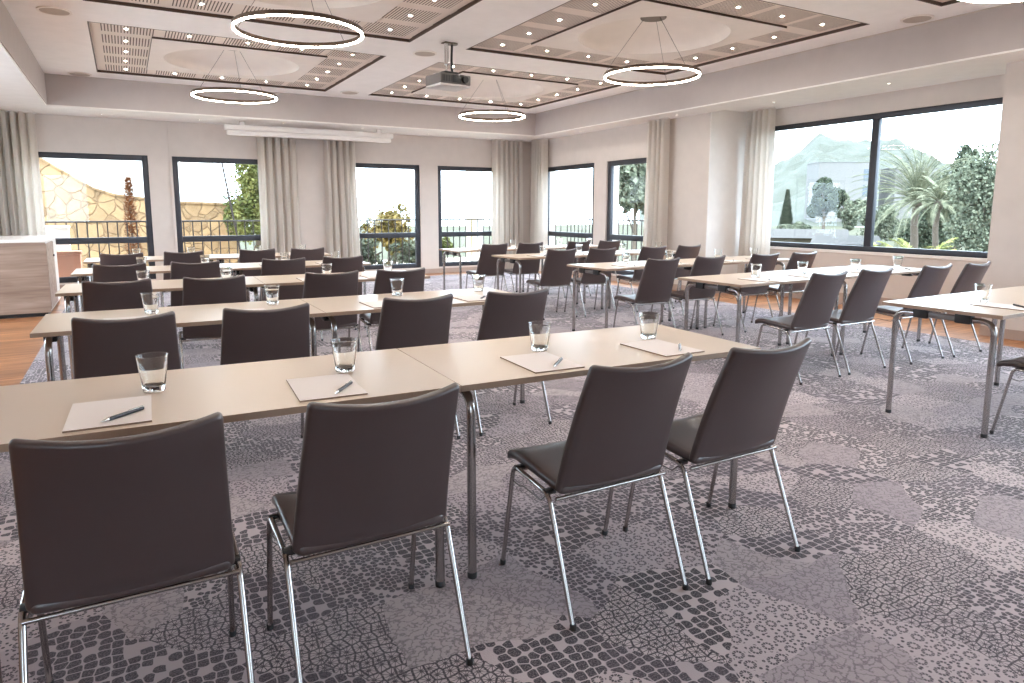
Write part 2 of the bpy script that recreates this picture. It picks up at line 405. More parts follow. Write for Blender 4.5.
# shadow-gap beads along the foot of the upstand
bm = bm_new(); add_box(bm, TX1 - .012, TX1, TY0, TY1 - .012, ZS + .0, ZS + .018); add_box(bm, TX0, TX1, TY1 - .012, TY1, ZS, ZS + .018); struct('trim_2', bm, M['soffit'])
bm = bm_new(); add_box(bm, TX1 - .02, TX1, TY0, TY1 - .02, ZC - .012, ZC); struct('trim_3', bm, M['speaker'])
# baseboards
def base(name, boxes):
    bm = bm_new()
    for q in boxes: add_box(bm, *q, bev=.003)
    struct(name, bm, M['baseb'])
bh = .10
base('baseboard_back', [(XL, XR, YB - .016, YB, -.004, bh)])
base('baseboard_right', [(XR - .016, XR, BY1, YB - .016, -.004, bh), (XR - .016, BX - .016, BY1 - .028, BY1 - .012, -.004, bh)])
base('baseboard_bay', [(BX - .016, BX, BY0 + .016, BY1 - .016, -.004, .16)])
base('baseboard_right_near', [(XR - .016, XR, YF, BY0, -.004, bh)])
base('baseboard_left', [(XL, XL + .016, YF, YB - .016, -.004, bh)])
# window sill of the bay
bm = bm_new(); add_box(bm, BX - .02, BX + .1, BY0, BY1, .72, .76, bev=.004); struct('trim_4', bm, M['white'])

def window(n, axis, pos, a0, a1, z0, z1, bars=(), transoms=(), fwid=.075, dep=.07, inset=.03, sgn=1):
    """frame mesh = the window; panes are children"""
    bm = bm_new(); lo, hi = sorted((pos + sgn * inset, pos + sgn * (inset + dep)))
    def bx(p, q, s, t, d=0):
        if axis == 'x': add_box(bm, p, q, lo - d, hi + d, s, t, bev=.004)
        else: add_box(bm, lo - d, hi + d, p, q, s, t, bev=.004)
    bx(a0, a0 + fwid, z0, z1); bx(a1 - fwid, a1, z0, z1); bx(a0 + fwid, a1 - fwid, z0, z0 + fwid); bx(a0 + fwid, a1 - fwid, z1 - fwid, z1)
    for b in bars: bx(b - .05, b + .05, z0 + fwid, z1 - fwid)
    for t0, t1 in transoms: bx(a0 + fwid, a1 - fwid, t0, t1)
    w = struct('window_%d' % n, bm, M['frame'], smooth=True)
    xs = [a0 + fwid] + [v for b in bars for v in (b - .05, b + .05)] + [a1 - fwid]
    zs = [z0 + fwid] + [v for t in transoms for v in t] + [z1 - fwid]
    mid = (lo + hi) / 2
    for i in range(0, len(xs), 2):
        for j in range(0, len(zs), 2):
            bm = bm_new()
            if axis == 'x': add_box(bm, xs[i], xs[i + 1], mid - .003, mid + .003, zs[j], zs[j + 1])
            else: add_box(bm, mid - .003, mid + .003, xs[i], xs[i + 1], zs[j], zs[j + 1])
            obj('pane', bm, M['glass'], w, smooth=False)
    return w
for i, (a, b) in enumerate(BW): window(i + 1, 'x', YB, a, b, WZ0, WZ1, transoms=[(.755, .856)], fwid=.09)
for i, (a, b) in enumerate(RW): window(i + 5, 'y', XR, a, b, WZ0, WZ1, transoms=[(.765, .865)], fwid=.09)
window(7, 'y', BX, 3.90, 7.58, .76, 2.60, bars=[5.735], fwid=.072, inset=.02)
for i, (a, b) in enumerate(LW_ADDED): window(10 + i, 'y', XL, a, b, .1, 2.65, transoms=[(.755, .856)], sgn=-1)  # added left window, out of view
window(11, 'y', XR, -3.6, 2.9, .4, 2.70, bars=[-.35], fwid=.06)  # added window on the near right wall, out of view
for i, (a, b) in enumerate(RO_ADDED): window(8 + i, 'x', YF, a, b, .1, 2.65, transoms=[(.755, .856)], sgn=-1)  # added windows behind the camera

# ------------------------------------------------------------------ ceiling panels, lights
def ring_torus(bm, r0, r1, z0, z1, n=72, c=(0, 0, 0), mi=0):
    add_lathe(bm, [(r0, z0), (r1, z0), (r1, z1), (r0, z1), (r0, z0)], n, c, mi)
names_p = {(0, 0): None, (1, 0): 'near right', (0, 1): 'near left', (1, 1): 'middle right', (0, 2): 'far left', (1, 2): 'far right'}
plabel = {(1, 0): 'perforated square ceiling panel just showing at the top right corner', (0, 1): 'perforated square ceiling panel cut by the top edge above the left tables',
          (1, 1): 'large perforated square ceiling panel with round dome beside the bay window soffit', (0, 2): 'perforated square ceiling panel at far left with round dome',
          (1, 2): 'perforated square ceiling panel at far end behind the projector', (0, 0): 'unseen perforated square ceiling panel added above the camera'}  # panel above the camera is added out of view
rlabel = {(1, 0): 'glowing ring pendant cut off at the top right corner of the photo', (0, 1): 'largest glowing ring pendant hanging above the left tables near the projector',
          (1, 1): 'glowing ring pendant under the dome beside the bay window soffit', (0, 2): 'glowing ring pendant hanging at far left in front of the back soffit',
          (1, 2): 'glowing ring pendant hanging at far end beyond the projector', (0, 0): 'unseen glowing ring pendant added above the camera'}  # pendant above the camera is unseen, added for its light
ZT, ZR = 3.280, 3.257
CANOPY = None
for i in range(2):
    for j in range(3):
        x0, x1 = PX[i]; y0, y1 = PY[j]; cx, cy = (x0 + x1) / 2, (y0 + y1) / 2
        p = thing('ceiling_panel', plabel[(i, j)], 'ceiling panel', (cx, cy, ZC), 0, 'perforated ceiling panels')
        hx, hy = (x1 - x0) / 2, (y1 - y0) / 2
        bm = bm_new()                                   # board with a square opening above the raft
        rr = .93
        for q in ((-hx, hx, -hy, -rr), (-hx, hx, rr, hy), (-hx, -rr, -rr, rr), (rr, hx, -rr, rr)): add_box(bm, *q, ZT - ZC, ZT - ZC + .02)
        obj('perforated_board', bm, M['slot'], p, smooth=False)
        bm = bm_new(); t = .012
        for q in ((-hx, hx, -hy, -hy + t), (-hx, hx, hy - t, hy), (-hx, -hx + t, -hy + t, hy - t), (hx - t, hx, -hy + t, hy - t)): add_box(bm, *q, -.002, ZT - ZC)
        obj('edge_trim', bm, M['dark_edge'], p, smooth=False)
        # raft: square with a shallow round dome pressed into it
        bm = bm_new(); ra, rd, n = 1.0, .84, 64
        z = ZR - ZC
        sq = []; ci = []
        for k in range(n):
            a = 2 * pi * k / n; m_ = max(abs(cos(a)), abs(sin(a)))
            sq.append(bm.verts.new((ra * cos(a) / m_, ra * sin(a) / m_, z))); ci.append(bm.verts.new((rd * cos(a), rd * sin(a), z)))
        for k in range(n): bm.faces.new((sq[k], sq[(k + 1) % n], ci[(k + 1) % n], ci[k]))
        add_lathe(bm, [(rd * cos(u * pi / 2 / 8) if u < 8 else 0, z + .24 * sin(u * pi / 2 / 8)) for u in range(9)], n)
        bmesh.ops.remove_doubles(bm, verts=bm.verts[:], dist=1e-4)
        obj('raft', bm, M['raft'], p)
        bm = bm_new(); s0, s1 = ra - .012, ra + .002
        for q in ((-s1, s1, -s1, -s0), (-s1, s1, s0, s1), (-s1, -s0, -s0, s0), (s0, s1, -s0, s0)): add_box(bm, *q, z + .001, ZT - ZC + .01)
        obj('raft_edge', bm, M['dark_edge'], p, smooth=False)  # raft sides coloured dark brown
        # ring pendant
        zr = 2.83; r = .53
        L = thing('ring_pendant', rlabel[(i, j)], 'pendant light', (cx, cy, zr), 0, 'ring pendants')
        bm = bm_new(); ring_torus(bm, r - .012, r + .012, 0, .034); obj('ring_body', bm, M['bronze'], L)
        bm = bm_new(); ring_torus(bm, r - .009, r + .009, -.011, .001); obj('diffuser', bm, M['ring'], L)
        bm = bm_new(); add_lathe(bm, [(0, 3.49 - zr - .035), (.14, 3.49 - zr - .035), (.145, 3.49 - zr - .03), (.145, 3.49 - zr), (0, 3.49 - zr)], 32); obj('canopy', bm, M['bronze'], L)
        for k in range(3):
            a = pi / 6 + 2 * pi * k / 3
            bm = bm_new(); add_tube(bm, [(.10 * cos(a), .10 * sin(a), 3.46 - zr), (r * cos(a), r * sin(a), .04)], .0022, 6); obj('suspension_wire', bm, M['wire'], L)
# downlights: one in each cell of a panel's perforated border
bm = bm_new(); ring_torus(bm, .014, .032, -.006, .004, 20); dl_rim = obj('rim', bm, M['spot_rim'])
bm = bm_new(); add_lathe(bm, [(0, -.002), (.0145, -.002), (.0145, .003), (0, .003)], 20); dl_lens = obj('lens', bm, M['spot'])
first_dl = None
def soffit_light(x, y, z, label):
    t = thing('downlight', label, 'downlight', (x, y, z), 0, 'soffit downlights')
    bm = bm_new(); ring_torus(bm, .018, .034, -.005, .004, 16); obj('rim', bm, M['spot_rim'], t)
    bm = bm_new(); add_lathe(bm, [(0, -.002), (.019, -.002), (.019, .003), (0, .003)], 16); obj('lens', bm, M['spot_dim'], t)
def downlight(x, y, z, label, group):
    global first_dl
    if first_dl is None:
        first_dl = thing('downlight', label, 'downlight', (x, y, z), 0, group); dl_rim.parent = first_dl; dl_lens.parent = first_dl; return
    dup(first_dl, (x, y, z), 0, label, group)
cellname = ['first', 'second', 'third', 'fourth', 'fifth']
sidew = {(1, 0): 'top right corner panel', (0, 1): 'near left ceiling panel', (1, 1): 'large right ceiling panel', (0, 2): 'far left ceiling panel', (1, 2): 'far right ceiling panel', (0, 0): 'added panel above the camera'}
for (i, j), pn in sidew.items():
    cx, cy = (PX[i][0] + PX[i][1]) / 2, (PY[j][0] + PY[j][1]) / 2
    for a in range(5):
        for b in range(5):
            if a not in (0, 4) and b not in (0, 4): continue
            if (i, j) == (1, 0) and b < 2: continue
            if (i, j) == (0, 1) and b < 1: continue
            if (i, j) == (0, 0) and b < 3: continue  # unseen downlights above the camera, added to light the front tables
            if (i, j) == (1, 1) and a == 0 and b == 0: continue
            x = cx + (a - 2) * .63; y = cy + (b - 2) * .62
            downlight(x, y, ZT, 'round downlight in %s, %s from left, %s row from near edge' % (pn, cellname[a], cellname[b]), 'downlights of the perforated panels')
for k, (x, y) in enumerate([(1.2, 12.7), (2.5, 12.45), (3.9, 12.45), (5.3, 12.7), (6.6, 12.7), (-.2, 12.7)]):
    soffit_light(x, y, ZS, 'tiny downlight in the back soffit, %s' % ['right of the left curtain', 'left end over the screen housing', 'right end over the screen housing', 'above the third window', 'above the fourth window', 'above the first window'][k])
for k, (x, y) in enumerate([(7.66, 10.9), (7.66, 8.3), (8.2, 6.9), (8.2, 5.2)]):
    soffit_light(x, y, ZS + (.05 if k > 1 else 0), 'tiny downlight in the right soffit, %s' % ['above the fifth window', 'above the bare wall', 'over the bay curtain', 'over the middle of the bay window'][k])
for x, y, lb in [(-.46, 8.3, 'round ceiling speaker grille left of the near left ceiling panel'), (-.42, 11.9, 'round ceiling speaker grille at far left corner of the raised ceiling'),
                 (3.39, 8.2, 'round ceiling speaker grille on the beam beside the projector pole'), (3.40, 11.5, 'round ceiling speaker grille at the far end of the middle beam'), (7.14, 4.28, 'round ceiling speaker grille near the top right corner')]:
    s = thing('ceiling_speaker', lb, 'speaker', (x, y, ZC), 0, 'ceiling speakers')
    bm = bm_new(); add_lathe(bm, [(0, -.016), (.125, -.014), (.13, -.004)], 32); obj('grille', bm, M['speaker'], s)
    bm = bm_new(); ring_torus(bm, .128, .15, -.012, 0, 32); obj('rim', bm, M['spot_rim'], s)

# projector
pj = thing('projector', 'grey projector hanging from the ceiling beam on a short pole', 'projector', (3.42, 7.58, ZC), radians(8))
bm = bm_new(); add_box(bm, -.06, .02, -.05, .05, -.012, 0, .003); add_lathe(bm, [(0, -.014), (.06, -.014), (.06, 0), (0, 0)], 20, (.07, 0, 0)); obj('ceiling_plate', bm, M['bronze'], pj)
bm = bm_new(); add_tube(bm, [(-.02, 0, -.01), (-.02, 0, -.25)], .026, 14); add_tube(bm, [(-.02, 0, -.25), (-.02, 0, -.34)], .012, 10); obj('pole', bm, M['silver'], pj)
bm = bm_new(); add_tube(bm, fillet([(.06, 0, -.01), (.05, .0, -.20), (.07, .02, -.32), (.12, .03, -.38)], .05), .014, 8); obj('cable', bm, M['black'], pj)
bm = bm_new(); add_box(bm, -.09, .09, -.08, .08, -.36, -.335, .004); add_box(bm, -.10, -.08, -.08, .08, -.40, -.34); add_box(bm, .08, .10, -.08, .08, -.40, -.34); obj('bracket', bm, M['black'], pj)
bm = bm_new(); add_box(bm, -.21, .21, -.17, .17, -.49, -.375, .014); body = obj('housing', bm, M['grey'], pj)
bm = bm_new(); add_box(bm, -.205, .205, -.165, .165, -.515, -.488, .008); obj('base_cover', bm, M['grey2'], pj)
bm = bm_new(); add_tube(bm, [(.12, -.165, -.43), (.12, -.20, -.43)], [.042, .038], 20); obj('lens', bm, M['black'], pj)
bm = bm_new()
for k in range(6): add_box(bm, -.18 + k * .022, -.17 + k * .022, -.174, -.168, -.47, -.40)
obj('vent', bm, M['black'], pj)
bm = bm_new(); add_box(bm, -.05, .07, -.176, -.168, -.475, -.39, .003); obj('connector_panel', bm, M['black'], pj)

# projection screen housing under the back soffit
sh = thing('projection_screen', 'long white roll-up screen housing under the back soffit', 'screen', (3.05, 12.6, 2.55))
bm = bm_new(); add_box(bm, -1.48, 1.47, -.07, .09, .10, .19, .012); obj('housing', bm, M['white'], sh)
bm = bm_new(); add_box(bm, -1.45, 1.43, -.055, .06, .02, .10, .02); obj('roller_case', bm, M['white'], sh)
for x in (-1.2, 1.2):
    bm = bm_new(); add_box(bm, x - .04, x + .04, -.03, .05, .19, .252, .004); obj('bracket', bm, M['white'], sh)

# ------------------------------------------------------------------ curtains
def curtain(label, axis, pos, a0, a1, folds, amp=.088, flare=0.0, seed=0, z1=ZS, lean=0):
    rnd = random.Random(seed); n = folds * 14; rows = 14
    ph = [rnd.uniform(-.5, .5) for _ in range(folds + 2)]; am = [rnd.uniform(.55, 1.25) for _ in range(folds + 2)]
    bm = bm_new(); grid = []
    for r in range(rows + 1):
        v = r / rows; z = z1 - .012 - (z1 - .03) * v; line = []
        for k in range(n + 1):
            u = k / n; fi = u * folds; i0 = int(fi)
            A = am[min(i0, folds)] * (1 - (fi - i0)) + am[min(i0 + 1, folds + 1)] * (fi - i0)
            wob = ph[min(i0, folds)] * .5 * v
            w = 1 - 2 * abs(sin(pi * fi + wob * .5)) ** .75 + .18 * sin(4 * pi * fi + 1.3 + 2 * v)
            d = amp * A * w * (.65 + .45 * v)
            a = a0 + (a1 - a0) * u + (u - .5) * flare * v + lean * v + .008 * sin(4 * v + fi * 2.1) * v
            line.append(bm.verts.new((a, pos + d, z) if axis == 'x' else (pos + d, a, z)))
        grid.append(line)
    for r in range(rows):
        for k in range(n): bm.faces.new((grid[r][k], grid[r][k + 1], grid[r + 1][k + 1], grid[r + 1][k]))
    bmesh.ops.solidify(bm, geom=bm.faces[:], thickness=.004)
    root = thing('curtain', label, 'curtain', ((a0 + a1) / 2, pos, 0) if axis == 'x' else (pos, (a0 + a1) / 2, 0), 0, 'linen curtains')
    c = obj('drape', bm, M['curtain'], root, angle=80); c.location = -root.location
    bm = bm_new()
    if axis == 'x': add_box(bm, a0 - .02, a1 + .02, pos - .015, pos + .015, z1 - .022, z1)
    else: add_box(bm, pos - .015, pos + .015, a0 - .02, a1 + .02, z1 - .022, z1)
    t_ = obj('track', bm, M['white'], root, smooth=False); t_.location = -root.location
curtain('beige linen curtain at far left behind the wooden cabinet', 'x', 13.00, -2.1, -1.10, 9, seed=1)
curtain('beige linen curtain between second window and bare wall, below the screen housing', 'x', 13.00, 2.15, 2.83, 5, seed=2, flare=.04)
curtain('beige linen curtain covering left edge of the third window', 'x', 13.00, 3.33, 3.92, 5, seed=3, flare=.06, lean=.03)
curtain('beige linen curtain right of the fourth window in the back corner', 'x', 13.00, 6.90, 7.62, 6, seed=4, flare=.03)
curtain('beige linen curtain on the right wall side of the back corner', 'y', 7.77, 12.32, 12.86, 5, seed=5)
curtain('beige linen curtain right of the sixth window beside bare wall', 'y', 7.74, 8.60, 9.05, 4, seed=6, flare=.05)
curtain('beige linen curtain in the bay left of the large window', 'y', 8.56, 7.20, 7.70, 5, seed=7, z1=ZS + .05, amp=.075, flare=.06)

# ------------------------------------------------------------------ buffet cabinet
cb = thing('cabinet', 'wood-grained buffet cabinet with white top at the left edge', 'cabinet', (-1.77, 10.15, -.004))
bm = bm_new(); add_box(bm, -.90, .888, .02, 1.62, .05, .92, .002); obj('body', bm, M['white'], cb, smooth=False)
bm = bm_new(); add_box(bm, -.90, .90, 0, .022, .05, .92, .002); obj('front_panel', bm, M['ash'], cb, smooth=False)
bm = bm_new(); add_box(bm, -.88, .86, .04, 1.58, 0, .05); obj('plinth', bm, M['black'], cb, smooth=False)
bm = bm_new(); add_box(bm, -.91, .91, -.01, 1.64, .92, .955, .004); obj('top', bm, M['white'], cb)
bm = bm_new(); add_box(bm, .888, .904, .04, .98, .08, .90, .002); dr = obj('door', bm, M['ash'], cb, smooth=False)
bm = bm_new(); add_box(bm, .904, .918, .84, .90, .70, .725, .004); obj('handle', bm, M['black'], dr)

# ------------------------------------------------------------------ chairs
def bent_slab(w, l, t, rc, re, nx, ny, fn):
    bm = bm_new(); add_box(bm, -w / 2, w / 2, 0, l, 0, t)
    es = [e for e in bm.edges if abs(e.verts[0].co.z - e.verts[1].co.z) > t * .9]
    bmesh.ops.bevel(bm, geom=es, offset=rc, segments=5, affect='EDGES', profile=.5)
    es = [e for e in bm.edges if abs(e.verts[0].co.z - e.verts[1].co.z) < 1e-6 and len(e.link_faces) == 2 and any(abs(f.normal.z) < .5 for f in e.link_faces) and any(len(f.verts) > 6 for f in e.link_faces)]
    bm.normal_update()
    es = [e for e in bm.edges if abs(e.verts[0].co.z - e.verts[1].co.z) < 1e-6]
    bmesh.ops.bevel(bm, geom=es, offset=re, segments=3, affect='EDGES', profile=.5)
    for k in range(1, nx):
        bmesh.ops.bisect_plane(bm, geom=bm.verts[:] + bm.edges[:] + bm.faces[:], plane_co=(-w / 2 + w * k / nx, 0, 0), plane_no=(1, 0, 0))
    for k in range(1, ny):
        bmesh.ops.bisect_plane(bm, geom=bm.verts[:] + bm.edges[:] + bm.faces[:], plane_co=(0, l * k / ny, 0), plane_no=(0, 1, 0))
    for v in bm.verts: v.co = fn(v.co.x, v.co.y, v.co.z)
    return bm
U0 = -.235
def back_fn(x, h, n):
    s = h / .465; k = 1 - (2 * x / .44) ** 2
    u = .122 + (-.037 - .122) * s + .010 * sin(pi * s) - .036 * k * (.2 + .8 * s) + n * .95
    z = .402 + .453 * s - .020 * k * s ** 3 + n * .30
    return Vector((x * (1 - .105 * s), U0 + u, z))
def seat_fn(x, y, n):
    s = y / .385; k = 1 - (2 * x / .44) ** 2
    z = .398 + .022 * s - .05 * max(0, (s - .80) / .20) ** 2 * .55 - .006 * k
    return Vector((x * (1 - .03 * s), U0 + .112 + y, z + n))
def make_chair(label, group):
    t = thing('conference_chair', label, 'chair', (0, 0, 0), 0, group)
    obj('seat', bent_slab(.44, .385, .036, .022, .014, 8, 10, seat_fn), M['seat'], t, angle=60)
    obj('backrest', bent_slab(.45, .465, .028, .016, .010, 12, 8, back_fn), M['seat'], t, angle=60)
    for s in (-1, 1):
        bm = bm_new()
        pts = [(s * .2385, U0 + .004, .012), (s * .236, U0 + .158, .392), (s * .236, U0 + .392, .414), (s * .2385, U0 + .468, .012)]
        add_tube(bm, fillet(pts, .035), .0085, 12); obj('leg_frame', bm, M['chrome'], t)
        bm = bm_new()
        add_tube(bm, fillet([(s * .234, U0 + .400, .352), (s * .226, U0 + .36, .343), (s * .226, U0 + .345, .352), (s * .226, U0 + .22, .345), (s * .226, U0 + .19, .375), (s * .232, U0 + .150, .36)], .01, 3), .0026, 6); obj('link_wire', bm, M['wire'], t)
        for u in (.003, .469):
            bm = bm_new(); add_lathe(bm, [(0, 0), (.0105, 0), (.011, .016), (.009, .02)], 12, (s * .2385, U0 + u, 0)); obj('foot_glide', bm, M['black'], t)
        for u, z in ((.175, .398), (.37, .414)):
            bm = bm_new(); add_box(bm, s * .222 - .02, s * .222 + .02, U0 + u - .012, U0 + u + .012, z - .012, z + .005, .003); obj('bumper', bm, M['black'], t)
    bm = bm_new(); add_tube(bm, [(-.232, U0 + .122, .387), (.232, U0 + .122, .387)], .0065, 10); obj('cross_rail', bm, M['chrome'], t)
    bm = bm_new(); add_tube(bm, [(-.23, U0 + .36, .406), (.23, U0 + .36, .406)], .006, 10); obj('cross_rail', bm, M['chrome'], t)
    return t

# ------------------------------------------------------------------ tables
TL, TW, TH = 1.40, .70, .735
def make_table(label, group):
    t = thing('seminar_table', label, 'table', (0, 0, 0), 0, group)
    bm = bm_new(); add_box(bm, -TL / 2 + .001, TL / 2 - .001, -TW / 2, TW / 2, TH - .022, TH, .0015)
    bm.normal_update()
    for f in bm.faces:
        if abs(f.normal.z) < .5: f.material_index = 1
    obj('tabletop', bm, [M['laminate'], M['edgeband']], t, smooth=False)
    for sx in (-1, 1):
        x = sx * (TL / 2 - .062); zt = TH - .022 - .032
        for sy in (-1, 1):
            bm = bm_new(); y = sy * (TW / 2 - .062)
            add_tube(bm, fillet([(x, y, .008), (x, y, zt), (x, y - sy * .17, zt)], .075, 7), .0165, 14)
            lg = obj('leg', bm, M['chrome'], t)
            bm = bm_new(); add_lathe(bm, [(0, 0), (.0175, 0), (.0175, .02), (.0165, .022)], 14, (x, y, 0)); obj('foot_glide', bm, M['black'], lg)
            bm = bm_new(); add_box(bm, x - .03, x + .03, y - sy * .165 - .045, y - sy * .165 + .045, zt - .026, TH - .0215, .008); obj('clamp', bm, M['black'], t)
        bm = bm_new(); add_box(bm, x - .017, x + .017, -.13, .13, zt - .020, zt + .016, .008); obj('end_rail', bm, M['rail'], t)
    return t

# ------------------------------------------------------------------ table things
def make_glass(label, group):
    bm = bm_new()
    prof = [(0, 0), (.031, 0), (.033, .003), (.0355, .02), (.0475, .116), (.0485, .1175), (.0465, .1175), (.0455, .115), (.0335, .026), (.030, .018), (0, .016)]
    add_lathe(bm, prof, 36)
    return tag(obj('glass_tumbler', bm, M['tumbler'], angle=50), label, 'glass', group)
def make_pad(label, group):
    bm = bm_new(); add_box(bm, -.105, .105, -.1475, .1475, 0, .005); bm.normal_update()
    for f in bm.faces:
        if f.normal.z < .5: f.material_index = 1
    return tag(obj('notepad', bm, [M['paper'], M['pad']], smooth=False), label, 'notepad', group)
def make_pen(label, group):
    p = thing('pen', label, 'pen', (0, 0, 0), 0, group)
    bm = bm_new(); add_tube(bm, [(0, -.045, .0055), (0, .070, .0055)], .0055, 10); obj('barrel', bm, M['pen'], p)
    bm = bm_new(); add_tube(bm, [(0, -.045, .0055), (0, -.066, .0052), (0, -.070, .005)], [.005, .0025, .001], 10); obj('tip', bm, M['silver'], p)
    bm = bm_new(); add_box(bm, -.0015, .0015, .02, .07, .0105, .013); obj('clip', bm, M['silver'], p)
    return p

ROWN = ['front', 'second', 'third', 'fourth', 'back']
SEATN = ['leftmost', 'second from left', 'third from left', 'rightmost']
# block, row, table left end, near edge y there, angle, chair centres, rear foot y, glasses, number of tables
ROWS = [
    ('left', 0, -.45, 2.072, -.035, [-.032, .556, 1.393, 1.966], [1.675, 1.652, 1.640, 1.625], [(.048, 2.462), (.667, 2.42), (1.485, 2.39), (2.066, 2.375)], 2),
    ('left', 1, -.43, 3.900, -.010, [-.030, .580, 1.370, 1.990], [3.475, 3.465, 3.47, 3.45], [(.098, 4.328), (.771, 4.40), (1.595, 4.42), (2.209, 4.40)], 2),
    ('left', 2, -.46, 5.700, -.030, [-.065, .534, 1.350, 1.900], [5.25, 5.20, 5.18, 5.16], [(.097, 5.98), (.70, 6.02), (1.52, 6.0), (2.08, 6.0)], 2),
    ('left', 3, -.46, 7.330, -.010, [-.065, .540, 1.325, 1.910], [6.82, 6.79, 6.84, 6.86], [(.12, 7.66), (.70, 7.7), (1.5, 7.7), (2.05, 7.7)], 2),
    ('left', 4, -.44, 9.020, -.010, [-.050, .555, 1.360, 1.935], [8.45, 8.52, 8.60, 8.54], [(.10, 9.4), (.70, 9.4), (1.5, 9.42), (2.07, 9.42)], 2),
    ('right', 0, 4.25, 1.925, .012, [4.67], [1.54], [(4.775, 2.293)], 2),
    ('right', 1, 4.21, 3.765, .022, [4.648, 5.264, 6.087, 6.703], [3.32, 3.335, 3.31, 3.295], [(4.817, 4.149), (5.414, 4.132), (6.148, 4.10), (6.90, 4.136)], 2),
    ('right', 2, 4.16, 5.440, .008, [4.583, 5.225, 6.050, 6.630], [5.09, 5.10, 5.10, 5.06], [(4.80, 5.93), (5.45, 5.95), (6.2, 5.92), (6.82, 5.92)], 2),
    ('right', 3, 4.16, 7.200, .005, [4.580, 5.170, 5.970, 6.610], [6.88, 6.85, 6.82, 6.84], [(4.80, 7.66), (5.40, 7.68), (6.14, 7.66), (6.8, 7.66)], 2),
    ('right', 4, 4.12, 8.850, .005, [4.490, 5.090, 5.980, 6.565], [8.44, 8.46, 8.52, 8.52], [(4.66, 9.3), (5.28, 9.3), (6.15, 9.3), (6.75, 9.3)], 2),
]
chair0 = table0 = glass0 = pad0 = pen0 = None
rj = random.Random(3)
for blk, row, xl, y0, ang, chairs, feet, glasses, nt_ in ROWS:
    rn = ROWN[row]
    ca, sa = cos(ang), sin(ang)
    for k in range(nt_):
        cx = xl + ca * (TL * (k + .5)) - sa * TW / 2; cy = y0 + sa * (TL * (k + .5)) + ca * TW / 2
        lb = 'pale laminate folding table, %s half of %s row, %s block' % (['left', 'right'][k], rn, blk)
        if table0 is None:
            table0 = make_table(lb, 'seminar tables'); table0.location = (cx, cy, 0); table0.rotation_euler = (0, 0, ang)
        else: dup(table0, (cx, cy, 0), ang, lb, 'seminar tables')
    for k, (x, fy) in enumerate(zip(chairs, feet)):
        lb = 'dark taupe chair, %s, %s row of the %s table block' % (SEATN[k], rn, blk)
        a = rj.uniform(-.02, .02) + ang * .5 + (.02 if row == 0 else 0); loc = (x, fy + .235, 0)
        if chair0 is None:
            chair0 = make_chair(lb, 'conference chairs'); chair0.location = loc; chair0.rotation_euler = (0, 0, a)
        else: dup(chair0, loc, a, lb, 'conference chairs')
    for k, ((gx, gy), x) in enumerate(zip(glasses, chairs)):
        seat = '%s seat, %s row, %s block' % (SEATN[k], rn, blk)
        lb = 'empty glass tumbler at the ' + seat
        if glass0 is None:
            glass0 = make_glass(lb, 'glass tumblers'); glass0.location = (gx, gy, TH)
        else:
            g = glass0.copy(); C.objects.link(g); g.location = (gx, gy, TH); g['label'] = lb
        px = (gx - .12 if (blk, row) == ('left', 0) else x + .0); py = y0 + sa * (px - xl) + .180
        if (blk, row) == ('left', 0): px = [-.072, .545, 1.367, 1.963][k]; py = [2.236, 2.223, 2.188, 2.173][k]
        lb = 'white sheet pad at the ' + seat; aa = ang + rj.uniform(-.03, .03)
        if pad0 is None:
            pad0 = make_pad(lb, 'notepads'); pad0.location = (px, py, TH); pad0.rotation_euler = (0, 0, aa)
        else:
            g = pad0.copy(); C.objects.link(g); g.location = (px, py, TH); g.rotation_euler = (0, 0, aa); g['label'] = lb
        lb = 'dark pen lying on the pad, ' + seat
        loc = (px + .03 + .01 * (k % 2), py - .07, TH + .005); ap = radians(-42) + rj.uniform(-.12, .12)
        if pen0 is None:
            pen0 = make_pen(lb, 'pens'); pen0.location = loc; pen0.rotation_euler = (0, 0, ap)
        else: dup(pen0, loc, ap, lb, 'pens')

# ------------------------------------------------------------------ outside: terrace, railing, garden wall
bm = bm_new(); add_box(bm, -8, 9.9, YB + WT, 18.6, -.30, -.10); add_box(bm, XR + WT, 9.9, BY1 + WT, YB + WT, -.30, -.10); struct('terrace', bm, M['terrace'])
bm = bm_new(); add_box(bm, -60, 140, 18.6, 140, -2.6, -2.3); add_box(bm, BX + 1.2, 140, -60, 18.6, -2.6, -2.3); add_box(bm, -60, BX + 1.2, -60, YF - .4, -2.6, -.2); struct('ground', bm, M['ground'])
def railing(label, p0, p1, step=.155):
    p0, p1 = Vector(p0), Vector(p1); L = (p1 - p0).length; d = (p1 - p0) / L
    t = thing('railing', label, 'railing', p0)
    bm = bm_new(); add_tube(bm, [Vector((0, 0, 1.20)), d * L + Vector((0, 0, 1.20))], .016, 8); obj('top_rail', bm, M['iron'], t)
    bm = bm_new(); add_tube(bm, [Vector((0, 0, .10)), d * L + Vector((0, 0, .10))], .012, 8); obj('bottom_rail', bm, M['iron'], t)
    n = int(L / step); me = None
    for k in range(n + 1):
        if me is None:
            bm = bm_new(); add_tube(bm, [(0, 0, 0), (0, 0, 1.19)], .012, 6); o = obj('baluster', bm, M['iron'], t); me = o.data
        else:
            o = bpy.data.objects.new('baluster', me); C.objects.link(o); o.parent = t
        o.location = d * (k * step)
    return t
railing('dark iron terrace railing behind the back windows', (-2.6, 14.3, -.10), (9.5, 14.3, -.10))
railing('dark iron terrace railing outside the two right corner windows', (9.5, 8.6, -.10), (9.5, 14.15, -.10))
